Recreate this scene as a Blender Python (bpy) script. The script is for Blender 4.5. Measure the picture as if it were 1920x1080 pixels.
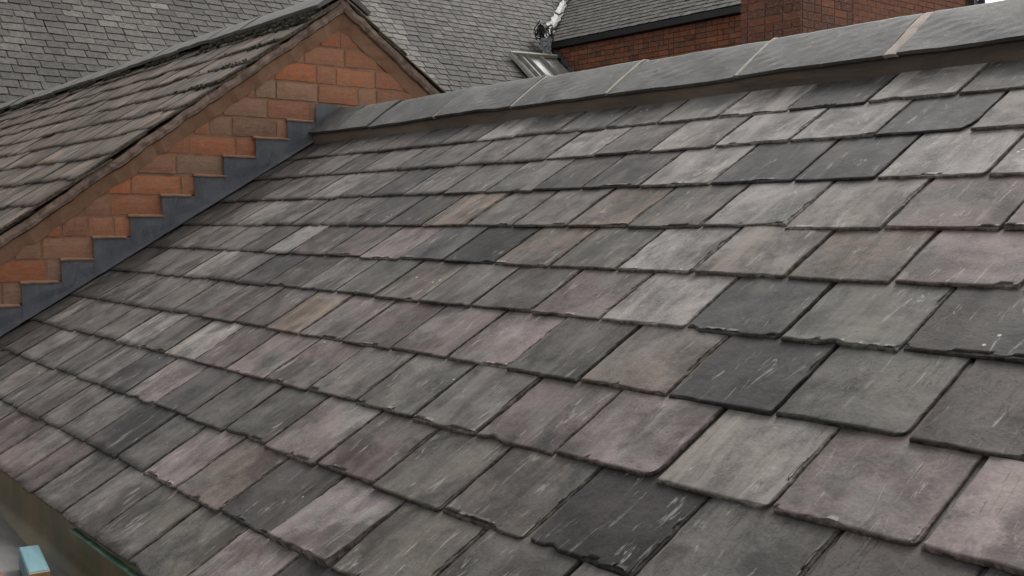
import bpy, bmesh, math, random
from mathutils import Vector, Matrix, noise as mn

# ------------------------------------------------------------------ camera
for o in list(bpy.data.objects): bpy.data.objects.remove(o)
S = bpy.context.scene
COL = S.collection
CZ = 6.0                                   # camera height above the ground
YAW, PIT, ROLL = math.radians(51.322), math.radians(3.5606), math.radians(0.097)
FPX = 2000.18                              # focal length in photograph pixels (1920 wide)
TH = math.radians(30.666)                  # pitch of the near roof
fw = Vector((-math.sin(YAW)*math.cos(PIT), math.cos(YAW)*math.cos(PIT), -math.sin(PIT)))
rt = fw.cross(Vector((0, 0, 1))).normalized()
dn = fw.cross(rt)
rt, dn = rt*math.cos(ROLL)+dn*math.sin(ROLL), dn*math.cos(ROLL)-rt*math.sin(ROLL)
cam = bpy.data.cameras.new('camera'); camo = bpy.data.objects.new('camera', cam); COL.objects.link(camo)
cam.sensor_width = 36; cam.lens = FPX*36/1920; cam.clip_end = 3000; cam.clip_start = 0.02
camo.matrix_world = Matrix(((rt.x, -dn.x, -fw.x, 0), (rt.y, -dn.y, -fw.y, 0), (rt.z, -dn.z, -fw.z, CZ), (0, 0, 0, 1)))
S.camera = camo

# ------------------------------------------------------------------ sky, sun, exposure
SUN_EL, SUN_AZ = math.radians(50), math.radians(-14)     # azimuth clockwise from +Y
W = bpy.data.worlds.new('World'); S.world = W; W.use_nodes = True
nt = W.node_tree; nt.nodes.clear()
sky = nt.nodes.new('ShaderNodeTexSky'); sky.sky_type = 'NISHITA'; sky.sun_disc = False
sky.sun_elevation = SUN_EL; sky.sun_rotation = SUN_AZ; sky.dust_density = 6; sky.air_density = 1.0; sky.altitude = 0
hs = nt.nodes.new('ShaderNodeHueSaturation'); hs.inputs['Saturation'].default_value = 0.04     # cloud veil
bg = nt.nodes.new('ShaderNodeBackground'); bg.inputs['Strength'].default_value = 0.15
wo = nt.nodes.new('ShaderNodeOutputWorld')
nt.links.new(sky.outputs[0], hs.inputs['Color']); nt.links.new(hs.outputs[0], bg.inputs[0]); nt.links.new(bg.outputs[0], wo.inputs[0])
sl = bpy.data.lights.new('sun', 'SUN'); sl.energy = 1.1; sl.angle = math.radians(20); sl.color = (1, .94, .87)
so = bpy.data.objects.new('sun', sl); COL.objects.link(so)
sd = Vector((math.sin(SUN_AZ)*math.cos(SUN_EL), math.cos(SUN_AZ)*math.cos(SUN_EL), math.sin(SUN_EL)))
so.rotation_euler = sd.to_track_quat('Z', 'Y').to_euler(); so.location = (-3, 6, 14)
S.view_settings.view_transform = 'Standard'; S.view_settings.look = 'None'
S.view_settings.exposure = 0.66; S.view_settings.gamma = 1; S.view_settings.use_curve_mapping = False

# ------------------------------------------------------------------ helpers: pixels to directions
O = Vector((0, 0, CZ))
def ray(x, y): return rt*((x-960)/FPX)+dn*((y-540)/FPX)+fw
def on_axis(x, y, ax, val):                # point of a pixel's ray on a plane X/Y/Z = val (camera-relative)
    r = ray(x, y); return r*(val/r[ax])
def proj(p):                               # camera-relative point -> pixel
    z = p.dot(fw)
    if z < 0.05: return (-9999, -9999)
    return (960+FPX*p.dot(rt)/z, 540+FPX*p.dot(dn)/z)
NR = Vector((0, -math.sin(TH), math.cos(TH))); VR = Vector((0, math.cos(TH), math.sin(TH))); UX = Vector((1, 0, 0))
def roofp(u, v, h=0): return UX*u+VR*v+NR*(h-1.0)
def u_at(x, v):                            # u where image column x crosses course line v
    a = roofp(0, v); k = (x-960)/FPX
    return (k*a.dot(fw)-a.dot(rt))/(rt.x-k*fw.x)
def u_px(x, y):
    r = ray(x, y); return (r*(-1.0/r.dot(NR))).x

# ------------------------------------------------------------------ helpers: objects
WM = {}
def empty(name, loc):
    o = bpy.data.objects.new(name, None); COL.objects.link(o); o.location = O+Vector(loc); o.empty_display_size = .1
    WM[o.name] = Matrix.Translation(o.location); return o
def tag(o, label, cat, group=None, kind=None):
    o['label'] = label; o['category'] = cat
    if group: o['group'] = group
    if kind: o['kind'] = kind
    return o
def link(name, me, parent=None, M=None, mat=None):      # M is the world matrix, camera-relative origin
    o = bpy.data.objects.new(name, me); COL.objects.link(o)
    M = Matrix.Translation(O) @ (M if M is not None else Matrix())
    if mat and not me.materials: me.materials.append(mat)
    if parent:
        o.parent = parent; o.matrix_parent_inverse = WM[parent.name].inverted()
    o.matrix_basis = M; WM[o.name] = M
    return o
def mesh(name, verts, faces, smooth=False):
    me = bpy.data.meshes.new(name); me.from_pydata([tuple(v) for v in verts], [], faces); me.update()
    if smooth:
        for p in me.polygons: p.use_smooth = True
    return me
def frame(ex, ey, ez, p):
    return Matrix(((ex.x, ey.x, ez.x, p.x), (ex.y, ey.y, ez.y, p.y), (ex.z, ey.z, ez.z, p.z), (0, 0, 0, 1)))
def boxv(x0, x1, y0, y1, z0, z1):
    return [(x0, y0, z0), (x1, y0, z0), (x1, y1, z0), (x0, y1, z0), (x0, y0, z1), (x1, y0, z1), (x1, y1, z1), (x0, y1, z1)]
BF = [(0, 3, 2, 1), (4, 5, 6, 7), (0, 1, 5, 4), (1, 2, 6, 5), (2, 3, 7, 6), (3, 0, 4, 7)]
def bevbox(name, x0, x1, y0, y1, z0, z1, b=.004, seg=1):
    bm = bmesh.new(); vs = [bm.verts.new(v) for v in boxv(x0, x1, y0, y1, z0, z1)]
    for f in BF: bm.faces.new([vs[i] for i in f])
    if b: bmesh.ops.bevel(bm, geom=bm.edges[:], offset=b, segments=seg, affect='EDGES')
    me = bpy.data.meshes.new(name); bm.to_mesh(me); bm.free(); return me
def strip(prof, path, closed=False):       # sweep a list of (a,b) offsets: path gives frames (p, ea, eb)
    V, F = [], []
    n = len(prof)
    for p, ea, eb in path: V += [p+ea*a+eb*b for a, b in prof]
    for k in range(len(path)-1):
        for i in range(n if closed else n-1):
            j = (i+1) % n; F.append((k*n+i, k*n+j, (k+1)*n+j, (k+1)*n+i))
    if closed: F += [tuple(range(n))[::-1], tuple((len(path)-1)*n+i for i in range(n))]
    return V, F

# ------------------------------------------------------------------ materials
class MT:
    def __init__(s, name):
        s.m = bpy.data.materials.new(name); s.m.use_nodes = True; s.t = s.m.node_tree; s.b = s.t.nodes['Principled BSDF']
        s.b.inputs['Specular IOR Level'].default_value = .35
    def n(s, ty, **k):
        o = s.t.nodes.new('ShaderNode'+ty)
        for a, v in k.items(): setattr(o, a, v)
        return o
    def l(s, a, b): s.t.links.new(a, b)
    def val(s, sock, v):
        if hasattr(v, 'is_output') or hasattr(v, 'node'): s.l(v, sock)
        else: sock.default_value = v
    def math(s, op, a, b=0.0, c=None, clamp=False):
        o = s.n('Math', operation=op, use_clamp=clamp); s.val(o.inputs[0], a); s.val(o.inputs[1], b)
        if c is not None: s.val(o.inputs[2], c)
        return o.outputs[0]
    def mix(s, f, a, b, blend='MIX'):
        o = s.n('Mix', data_type='RGBA', blend_type=blend); s.val(o.inputs[0], f); s.val(o.inputs[6], a); s.val(o.inputs[7], b); return o.outputs[2]
    def noise(s, vec, scale, detail=4, rough=.55, dist=0.0):
        o = s.n('TexNoise'); s.l(vec, o.inputs['Vector']); o.inputs['Scale'].default_value = scale
        o.inputs['Detail'].default_value = detail; o.inputs['Roughness'].default_value = rough; o.inputs['Distortion'].default_value = dist
        return o.outputs[0]
    def ramp(s, v, a, b, lo=0.0, hi=1.0, smooth=True):
        o = s.n('MapRange', interpolation_type='SMOOTHSTEP' if smooth else 'LINEAR'); s.val(o.inputs[0], v)
        o.inputs[1].default_value = a; o.inputs[2].default_value = b; o.inputs[3].default_value = lo; o.inputs[4].default_value = hi
        return o.outputs[0]
    def coords(s, rnd=True, scale=(1, 1, 1), rot=(0, 0, 0), island=False, src=None):
        if src is None:
            tc = s.n('TexCoord'); v = tc.outputs['Object']
            if rnd:
                oi = s.n('ObjectInfo'); add = s.n('VectorMath', operation='MULTIPLY_ADD')
                cb = s.n('CombineXYZ')
                for i, k in enumerate((37.0, 71.0, 13.0)): s.l(s.math('MULTIPLY', oi.outputs['Random'], k), cb.inputs[i])
                add.inputs[1].default_value = (1, 1, 1); s.l(v, add.inputs[0]); s.l(cb.outputs[0], add.inputs[2]); v = add.outputs[0]
            if island:
                g = s.n('NewGeometry'); add = s.n('VectorMath', operation='ADD'); cb = s.n('CombineXYZ')
                for i, k in enumerate((37.0, 71.0, 13.0)): s.l(s.math('MULTIPLY', g.outputs['Random Per Island'], k), cb.inputs[i])
                s.l(v, add.inputs[0]); s.l(cb.outputs[0], add.inputs[1]); v = add.outputs[0]
            src = v
        mp = s.n('Mapping'); s.l(src, mp.inputs[0]); mp.inputs['Scale'].default_value = scale; mp.inputs['Rotation'].default_value = rot
        return mp.outputs[0], src
    def bump(s, h, strength=.4, dist=.004, prev=None):
        o = s.n('Bump'); o.inputs['Strength'].default_value = strength; o.inputs['Distance'].default_value = dist; s.l(h, o.inputs['Height'])
        if prev is not None: s.l(prev, o.inputs['Normal'])
        return o.outputs[0]
    def done(s, col, rough, normal=None):
        s.val(s.b.inputs['Base Color'], col); s.val(s.b.inputs['Roughness'], rough)
        if normal is not None: s.l(normal, s.b.inputs['Normal'])
        return s.m
def rgb(c): return (c[0], c[1], c[2], 1)

def slate_material(name, stuff=None, rough=.72, detail=1.0):
    m = MT(name)
    v, src = m.coords(rnd=not stuff, island=bool(stuff))
    vs, _ = m.coords(src=src, scale=(17, 2.4, 5), rot=(0, 0, .16))
    vl, _ = m.coords(src=src, scale=(40, 7, 9), rot=(0, 0, .22))
    if stuff:
        g = m.n('NewGeometry'); r = m.n('ValToRGB'); m.l(g.outputs['Random Per Island'], r.inputs[0]); r.color_ramp.interpolation = 'LINEAR'
        e = r.color_ramp.elements; e[0].color = rgb(stuff[0]); e[1].color = rgb(stuff[-1])
        for i, c in enumerate(stuff[1:-1]): x = e.new((i+1)/(len(stuff)-1)); x.color = rgb(c)
        base = r.outputs[0]
    else:
        oi = m.n('ObjectInfo'); base = oi.outputs['Color']
    oi_r = m.n('ObjectInfo').outputs['Random']
    blotch = m.noise(v, 13, 5, .6, .25)
    m.b.inputs['Specular IOR Level'].default_value = .2
    big = m.noise(v, 5.5, 5, .62, .8)
    streak = m.noise(vs, 1.0, 6, .62, .5)
    fine = m.noise(v, 190, 3, .6)
    med = m.noise(v, 34, 6, .62, .1)
    vm = m.math('MULTIPLY_ADD', m.math('SUBTRACT', big, .5), 2.6*detail, 1.0)
    vm = m.math('ADD', vm, m.math('MULTIPLY', m.math('SUBTRACT', streak, .5), m.math('MULTIPLY_ADD', oi_r, 1.4*detail, .55*detail)))
    vm = m.math('ADD', vm, m.math('MULTIPLY', m.math('SUBTRACT', fine, .5), 1.0*detail))
    vm = m.math('ADD', vm, m.math('MULTIPLY', m.math('SUBTRACT', med, .5), .8*detail))
    vm = m.math('ADD', vm, m.math('MULTIPLY', m.math('SUBTRACT', blotch, .5), .6*detail))
    col = m.mix(1.0, base, m.math('MAXIMUM', vm, .3), 'MULTIPLY')
    # soot left in broad patches, and worn pale areas
    soot = m.ramp(m.noise(v, 4.6, 6, .68, .4), .50, .62, 0, .68)
    col = m.mix(soot, col, m.mix(1.0, base, rgb((.36, .35, .34)), 'MULTIPLY'))
    worn = m.ramp(m.noise(vs, .55, 5, .62, .5), .52, .66, 0, .65)
    col = m.mix(worn, col, m.mix(1.0, base, rgb((1.5, 1.48, 1.43)), 'MULTIPLY'))
    # grey-olive bloom over the tinted stone, in large soft patches
    bl = m.ramp(m.noise(v, 6.0, 4, .55, .8), .44, .66, .05, .75)
    gb = m.n('RGBToBW'); m.l(col, gb.inputs[0])
    col = m.mix(bl, col, m.mix(1.0, rgb((1.04, .995, .945)), gb.outputs[0], 'MULTIPLY'))
    # pale bruises: short flakes running with the cleavage
    fl = m.ramp(m.noise(vl, 1.0, 6, .65, 1.0), .57, .66, 0, .8)
    fl = m.math('MULTIPLY', fl, m.ramp(m.noise(v, 9, 2), .44, .62))
    col = m.mix(fl, col, m.mix(.55, col, rgb((.34, .325, .30))))
    # thin scratched veins
    vv, _ = m.coords(src=src, scale=(26, 2.6, 8), rot=(0, 0, -.12))
    rid = m.math('ABSOLUTE', m.math('SUBTRACT', m.noise(vv, .8, 4, .6, .15), .5))
    rid = m.math('MULTIPLY', m.ramp(rid, .0, .009, 1, 0), m.ramp(m.noise(v, 10, 3), .56, .67))
    col = m.mix(m.math('MULTIPLY', rid, .6), col, rgb((.36, .34, .31)))
    # dark hairline cracks along the cleavage and a scatter of pits
    vk, _ = m.coords(src=src, scale=(24, 3.4, 8), rot=(0, 0, .10))
    crk = m.math('ABSOLUTE', m.math('SUBTRACT', m.noise(vk, 1.3, 5, .62, .5), .5))
    crk = m.math('MULTIPLY', m.ramp(crk, .0, .016, 1, 0), m.ramp(m.noise(v, 7, 3), .47, .62))
    pit = m.math('MULTIPLY', m.ramp(m.noise(v, 95, 2, .5), .66, .73), m.ramp(m.noise(v, 5.5, 2), .5, .64))
    crk = m.math('MAXIMUM', crk, pit)
    col = m.mix(m.math('MULTIPLY', crk, .55), col, m.mix(1.0, base, rgb((.25, .24, .21)), 'MULTIPLY'))
    # droppings and lichen dots
    vo = m.n('TexVoronoi'); m.l(v, vo.inputs['Vector']); vo.inputs['Scale'].default_value = 26
    dot = m.math('MULTIPLY', m.ramp(vo.outputs['Distance'], .05, .11, 1, 0), m.ramp(m.noise(v, 11, 1), .66, .70))
    col = m.mix(m.math('MULTIPLY', dot, .8), col, rgb((.5, .49, .46)))
    nrm = None
    at = m.n('Attribute', attribute_name='edge'); ed = at.outputs['Fac']
    ecol = m.mix(m.ramp(m.noise(v, 70, 4, .7), .35, .7), m.mix(1.0, base, rgb((.22, .21, .18)), 'MULTIPLY'), m.mix(1.0, base, rgb((1.3, 1.26, 1.16)), 'MULTIPLY'))
    col = m.mix(m.math('MULTIPLY', ed, .9), col, ecol)
    nrm = m.bump(med, .4, .0035)
    nrm = m.bump(streak, .4, .006, nrm); nrm = m.bump(blotch, .4, .006, nrm)
    nrm = m.bump(fine, .35, .0012, nrm)
    nrm = m.bump(m.math('SUBTRACT', 1.0, crk), .3, .0015, nrm)
    rg = m.math('MULTIPLY_ADD', med, .25, rough-.12)
    return m.done(col, rg, nrm)

def brick_material(name, stuff=None):
    m = MT(name); v, src = m.coords(rnd=not stuff, island=bool(stuff))
    if stuff:
        g = m.n('NewGeometry'); base = m.mix(g.outputs['Random Per Island'], rgb(stuff[0]), rgb(stuff[1]))
    else: base = m.n('ObjectInfo').outputs['Color']
    big = m.noise(v, 9, 4, .6, .5); med = m.noise(v, 45, 5, .65); fine = m.noise(v, 220, 2)
    f = m.math('ADD', m.math('MULTIPLY_ADD', m.math('SUBTRACT', big, .5), .9, 1.0), m.math('MULTIPLY', m.math('SUBTRACT', med, .5), .6))
    f = m.math('ADD', f, m.math('MULTIPLY', m.math('SUBTRACT', fine, .5), .4))
    col = m.mix(1.0, base, m.math('MAXIMUM', f, .3), 'MULTIPLY')
    sm = m.ramp(m.noise(v, 6, 5, .6, 1.0), .46, .66, .0, .8)       # limewash and mortar smears
    col = m.mix(sm, col, rgb((.34, .195, .125)) if not stuff else rgb((.11, .06, .042)))
    sp = m.ramp(m.noise(v, 60, 3), .66, .74, 0, .5)
    col = m.mix(sp, col, rgb((.055, .035, .028)))
    nr = m.bump(med, .5, .004); nr = m.bump(fine, .3, .0015, nr)
    return m.done(col, .85, nr)

def plain(name, c, c2, scale=8, rough=.7, stretch=(1, 1, 1), bump=.3, bd=.003, metallic=0, fine=.4, rnd=False, amt=1.0):
    m = MT(name); v, src = m.coords(rnd=rnd, scale=stretch)
    a = m.noise(v, scale, 6, .62, .5); b = m.noise(v, scale*9, 4, .6)
    col = m.mix(m.ramp(a, .5-.2/amt, .5+.2/amt), rgb(c), rgb(c2))
    col = m.mix(1.0, col, m.math('MULTIPLY_ADD', m.math('SUBTRACT', b, .5), fine, 1.0), 'MULTIPLY')
    nr = m.bump(a, bump, bd); nr = m.bump(b, bump*.7, bd*.4, nr)
    m.b.inputs['Metallic'].default_value = metallic
    return m.done(col, m.math('MULTIPLY_ADD', b, .2, rough-.1), nr)

M_SLATE = slate_material('roof_slate')
M_OLD = slate_material('old_roof_slate', rough=.72)
M_FAR = slate_material('far_slate', rough=.8, detail=.75)
FARC = [(.062, .057, .050), (.072, .066, .058), (.079, .073, .064), (.09, .083, .073), (.074, .068, .060), (.066, .061, .054)]
M_FARS = slate_material('far_slate_field', stuff=FARC, rough=.8, detail=.75)
M_BRICK = brick_material('weathered_brick')
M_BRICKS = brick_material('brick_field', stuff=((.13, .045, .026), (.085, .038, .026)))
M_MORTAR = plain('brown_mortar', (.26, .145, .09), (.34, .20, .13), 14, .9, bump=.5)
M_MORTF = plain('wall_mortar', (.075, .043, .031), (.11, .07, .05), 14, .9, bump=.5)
M_PALEM = plain('chimney_mortar', (.30, .26, .23), (.40, .35, .31), 14, .9, bump=.5)
M_FILLET = plain('mortar_fillet', (.25, .138, .084), (.32, .185, .12), 5, .88, bump=.25)
M_VERGE = plain('verge_undercloak', (.13, .09, .07), (.33, .24, .19), 22, .9, bump=.9, bd=.006)
def lead_material():
    m = MT('weathered_lead'); v, src = m.coords(rnd=False); vd_, _ = m.coords(src=src, scale=(6, 22, 3))
    a = m.noise(v, 7, 6, .65, .8); st = m.noise(vd_, 1.0, 5, .6, .6); fi = m.noise(v, 120, 3)
    col = m.mix(m.ramp(a, .3, .7), rgb((.078, .082, .096)), rgb((.125, .129, .142)))
    col = m.mix(m.ramp(st, .56, .74, 0, .55), col, rgb((.17, .17, .175)))
    col = m.mix(m.ramp(m.noise(v, 16, 5, .6, .5), .60, .70, 0, .45), col, rgb((.10, .085, .068)))
    col = m.mix(1.0, col, m.math('MULTIPLY_ADD', m.math('SUBTRACT', fi, .5), .5, 1.0), 'MULTIPLY')
    nr = m.bump(m.noise(v, 11, 3, .5, .3), .45, .012); nr = m.bump(fi, .25, .001, nr)
    return m.done(col, .68, nr)
M_LEAD = lead_material()
M_LEADL = plain('pale_lead', (.17, .17, .155), (.30, .295, .27), 9, .5, bump=.3)
def ridge_material():
    m = MT('ridge_tile_clay'); v, src = m.coords(rnd=True); vs, _ = m.coords(src=src, scale=(1, 4, 4))
    a = m.noise(v, 5, 6, .65, .4); st = m.noise(vs, 5, 5, .6, .6); fi = m.noise(v, 150, 3); md = m.noise(v, 40, 5, .6)
    col = m.mix(m.ramp(a, .3, .7), rgb((.062, .063, .060)), rgb((.125, .122, .115)))
    col = m.mix(m.ramp(st, .55, .72, 0, .6), col, rgb((.055, .053, .048)))
    col = m.mix(m.ramp(m.noise(v, 22, 5, .6, .5), .60, .68, 0, .6), col, rgb((.18, .176, .165)))
    col = m.mix(m.ramp(md, .62, .72, 0, .5), col, rgb((.05, .047, .04)))
    col = m.mix(1.0, col, m.math('MULTIPLY_ADD', m.math('SUBTRACT', fi, .5), .7, 1.0), 'MULTIPLY')
    nr = m.bump(a, .5, .008); nr = m.bump(md, .4, .003, nr); nr = m.bump(fi, .3, .001, nr)
    return m.done(col, .75, nr)
M_RIDGE = ridge_material()
M_JOINT = plain('pale_pointing', (.27, .26, .22), (.36, .345, .30), 20, .9, bump=.5)
M_PINK = plain('pinkish_pointing', (.28, .235, .205), (.37, .32, .285), 20, .9, bump=.5)
M_BED = plain('bedding_mortar', (.055, .042, .034), (.125, .093, .072), 7, .9, stretch=(.35, 1, 2), bump=.7, bd=.006)
M_DECK = plain('roofing_felt', (.02, .02, .02), (.03, .03, .03), 8, .95)
M_MOSS = plain('moss', (.018, .017, .009), (.045, .041, .024), 30, .95, bump=.9)
M_CAP = plain('old_ridge_cap', (.10, .098, .092), (.145, .14, .13), 7, .75, bump=.4)
M_FASCIA = plain('algae_stained_lead', (.05, .057, .032), (.13, .092, .048), 5, .55, stretch=(1, 1, .35), bump=.15)
M_FLOOR = plain('gutter_lead', (.06, .06, .058), (.17, .168, .162), 7, .45, stretch=(.4, 1.4, 1), bump=.4)
M_TEAL = plain('teal_paint', (.075, .155, .175), (.115, .215, .235), 9, .6, stretch=(.3, 2.2, 1), bump=.2)
M_ENDG = plain('bare_timber', (.30, .17, .085), (.40, .245, .13), 16, .8, stretch=(1, 1, 3), bump=.4)
M_PLANK = plain('brown_timber', (.10, .05, .028), (.16, .085, .05), 9, .8, stretch=(.4, 3, 1), bump=.4)
M_GREEN = plain('green_membrane', (.009, .03, .016), (.02, .075, .042), 12, .5)
M_BLACK = plain('black_gutter', (.012, .012, .012), (.02, .02, .02), 6, .45)
M_NAVY = plain('navy_pole', (.018, .022, .035), (.028, .034, .05), 6, .5)
M_WHITE = plain('white_lead_paint', (.25, .25, .245), (.36, .36, .35), 14, .7, bump=.6)
M_SHEET = plain('crinkled_sheet', (.20, .215, .235), (.42, .43, .44), 30, .35, bump=.9, bd=.01)
M_GROUND = plain('yard_ground', (.09, .085, .075), (.14, .13, .115), .6, .9)
def wall_mat():
    m = MT('brick_wall_far'); v, s = m.coords(rnd=False, rot=(math.pi/2, 0, 0)); b = m.n('TexBrick'); m.l(v, b.inputs['Vector'])
    b.inputs['Scale'].default_value = 4.4; b.inputs['Color1'].default_value = (.15, .06, .035, 1); b.inputs['Color2'].default_value = (.10, .05, .035, 1); b.inputs['Mortar'].default_value = (.2, .16, .13, 1)
    return m.done(b.outputs[0], .9)
M_WALLF = wall_mat()

# ------------------------------------------------------------------ slate geometry
def frac(x, seed, o=3):
    r, a = 0.0, 1.0
    for i in range(o): r += a*mn.noise(Vector((x, seed*3.17+i*11.3, seed*.77))); x *= 2.1; a *= .55
    return r
def slate_mesh(w, L, th, seed, N, M, cr=0.0, cl=0.0, rag=1.0, hi=True):
    rr = random.Random(seed)
    bt = rr.uniform(.0028, .006)*rag; br = rr.uniform(.0025, .006)*rag; bL = rr.uniform(.0015, .004)*rag
    xs = [i/(N-4) for i in range(N-3)]; ys = [(j/(M-2))**1.15 for j in range(M-1)]
    ph = rr.uniform(0, 50)
    bites = [(rr.uniform(-.45, .45)*w, rr.uniform(.008, .03), rr.uniform(.003, .010)*rag) for _ in range(rr.choice((0, 0, 0, 1)))]
    def yt(x):
        y = frac(x*22+ph, seed, 4)*.0017*rag+frac(x*4+ph, seed+3, 2)*.0018*rag
        for c, wd, dp in bites: y += dp*math.exp(-((x-c)/wd)**2)
        return y
    V, Fc, E, sm = [], [], [], []
    prof = (-th, -.42*th, 0.0)
    for j in range(M+1):
        dj = min(j, 2)
        y0 = 0 if j < 2 else ys[j-2]*L
        for i in range(N+1):
            dl = min(i, 2); dr = min(N-i, 2)
            xf = min(max((i-2)/(N-4), 0), 1); x = (xf-.5)*w; y = y0
            # outline wander
            lw = frac(y*17+ph, seed+5)*.0022*rag; rw = frac(y*17+ph+9, seed+7)*.0026*rag
            bwl = bL*(.5+abs(frac(y*30+ph, seed+11))*1.4); bwr = br*(.5+max(0, frac(y*9+ph, seed+13, 4)-.08)*6.5)
            bwt = min(bt*(.5+max(0, frac(x*11+ph, seed+17, 4)-.02)*5.5), .016)
            bwr = min(bwr, .009)
            k = (0, .22, 1.0)
            if dl < 2 or i == 2: x = -w/2+lw+bwl*k[dl]
            elif dr < 2 or i == N-2: x = w/2+rw-bwr*k[dr]
            else: x += lw*(1-xf)+rw*xf
            if dj < 2 or j == 2: y = yt(x)+bwt*k[dj]
            else: y += yt(x)*(1-y/L)
            z = min(prof[dl], prof[dr], prof[dj])
            for sgn, c in ((1, cr), (-1, cl)):
                if c > 0:
                    a = sgn*x-(w/2-c); b = c-y
                    if a > 0 and b > 0:
                        h = math.hypot(a, b)*(1+.10*math.sin(seed+a*90))
                        if h > c: x -= sgn*a*(1-c/h); y += b*(1-c/h)
            rag_z = frac(x*40+y*33, seed+23)*th*.22 if (dl == 1 or dr == 1 or dj == 1) else 0
            und = (frac(x*7+ph, seed+29, 2)*.0011+frac(y*6+x*3+ph, seed+31, 2)*.0011) if z == 0 else 0
            V.append((x, y, z+rag_z+und))
            d = min(dl, dr, dj); E.append(1.0 if d < 2 else (.35 if (i in (2, N-2) or j == 2) else 0.0))
    n1 = N+1
    for j in range(M):
        for i in range(N):
            Fc.append((j*n1+i, j*n1+i+1, (j+1)*n1+i+1, (j+1)*n1+i)); sm.append(i >= 2 and i < N-2 and j >= 2)
    rim = [i for i in range(N+1)]+[j*n1+N for j in range(1, M+1)]+[M*n1+i for i in range(N-1, -1, -1)]+[j*n1 for j in range(M-1, 0, -1)]
    Fc.append(tuple(reversed(rim))); sm.append(False)
    me = bpy.data.meshes.new('slate'); me.from_pydata(V, [], Fc); me.update()
    at = me.attributes.new('edge', 'FLOAT', 'POINT'); at.data.foreach_set('value', E)
    me.polygons.foreach_set('use_smooth', sm)
    return me

# ================================================================== SETTING
g = link('ground', mesh('ground', [(-600, -600, -CZ), (600, -600, -CZ), (600, 900, -CZ), (-600, 900, -CZ)], [(0, 1, 2, 3)]), mat=M_GROUND)
g['kind'] = 'structure'

# ================================================================== NEAR ROOF
RIDGE_Y = 2.83
roof = tag(empty('slate_roof_house', (-2.2, 1.8, -CZ)), 'low house with grey and purple slate roof and grey ridge tiles, abutting the brick gable', 'house')
PAL = {'G': (.092, .086, .080), 'L': (.175, .166, .157), 'D': (.050, .0465, .0445), 'K': (.028, .0268, .0262), 'P': (.112, .093, .090), 'p': (.080, .066, .064),
       'W': (.110, .091, .076), 'O': (.080, .077, .068), 'S': (.158, .149, .137), 'd': (.067, .064, .059), 'l': (.143, .135, .127), 'M': (.106, .088, .077), 'V': (.130, .111, .109)}
COURSES = [
 (2.293, [517, 566, 609, 652, 706, 759, 822, 890, 962, 1040, 1133, 1231, 1345, 1476, 1623, 1795], 'DdGGpDGLGGGlLDLG'),
 (2.090, [455, 495, 535, 567, 617, 670, 740, 786, 855, 931, 1020, 1112, 1215, 1335, 1477, 1637, 1817], 'DDGGdGGdGGLGlLLDl'),
 (1.873, [400, 441, 482, 527, 576, 632, 691, 755, 829, 909, 997, 1087, 1197, 1331, 1485, 1640, 1850], 'DDGGLGDGGGDDlDDLL'),
 (1.660, [335, 392, 440, 490, 543, 597, 650, 720, 790, 870, 957, 1059, 1175, 1312, 1471, 1655, 1876], 'DGlGGGDDWGGWGLlPP'),
 (1.465, [275, 312, 351, 400, 447, 494, 540, 607, 674, 749, 830, 925, 1029, 1155, 1296, 1472, 1669, 1912], 'DGGGdlppPdKWOLlWPp'),
 (1.267, [205, 245, 290, 339, 385, 440, 497, 559, 626, 701, 784, 881, 992, 1124, 1281, 1461, 1687], 'DGGlGDdGdMGGPLdOD'),
 (1.060, [138, 182, 227, 277, 321, 376, 437, 497, 560, 639, 730, 835, 947, 1082, 1247, 1447, 1701], 'DGGGGppWPpPVdWKOD'),
 (0.862, [59, 80, 102, 137, 172, 215, 260, 306, 362, 422, 495, 574, 664, 772, 892, 1037, 1226, 1441, 1719], 'DlGGGlGLpVPGOGPVSPV'),
 (0.667, [3, 34, 66, 102, 142, 185, 232, 287, 349, 417, 495, 590, 697, 826, 984, 1184], 'DGGGGDVDdOVpOdKd'),
 (0.472, [-30, 2, 32, 72, 110, 157, 215, 266, 329, 410, 504, 615], 'GGGGGDdVMDVO'),
 (0.277, [-70, -22, 24, 60, 112, 170, 237], 'pPpGGOO'),
]
EXTRA = {8: [(1570, 999, 'D'), (1837, 1069, 'd')], 9: [(904, 996, 'd'), (1076, 1060, 'G')], 10: [(455, 995, 'V'), (552, 1046, 'D')]}
GAUGE, LEN = .199, .41
ULEFT, URIGHT = -4.955, .75
R0 = random.Random(11)
n_slate = 0
SLATE_TILT = math.atan(.0068/.2)
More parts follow.
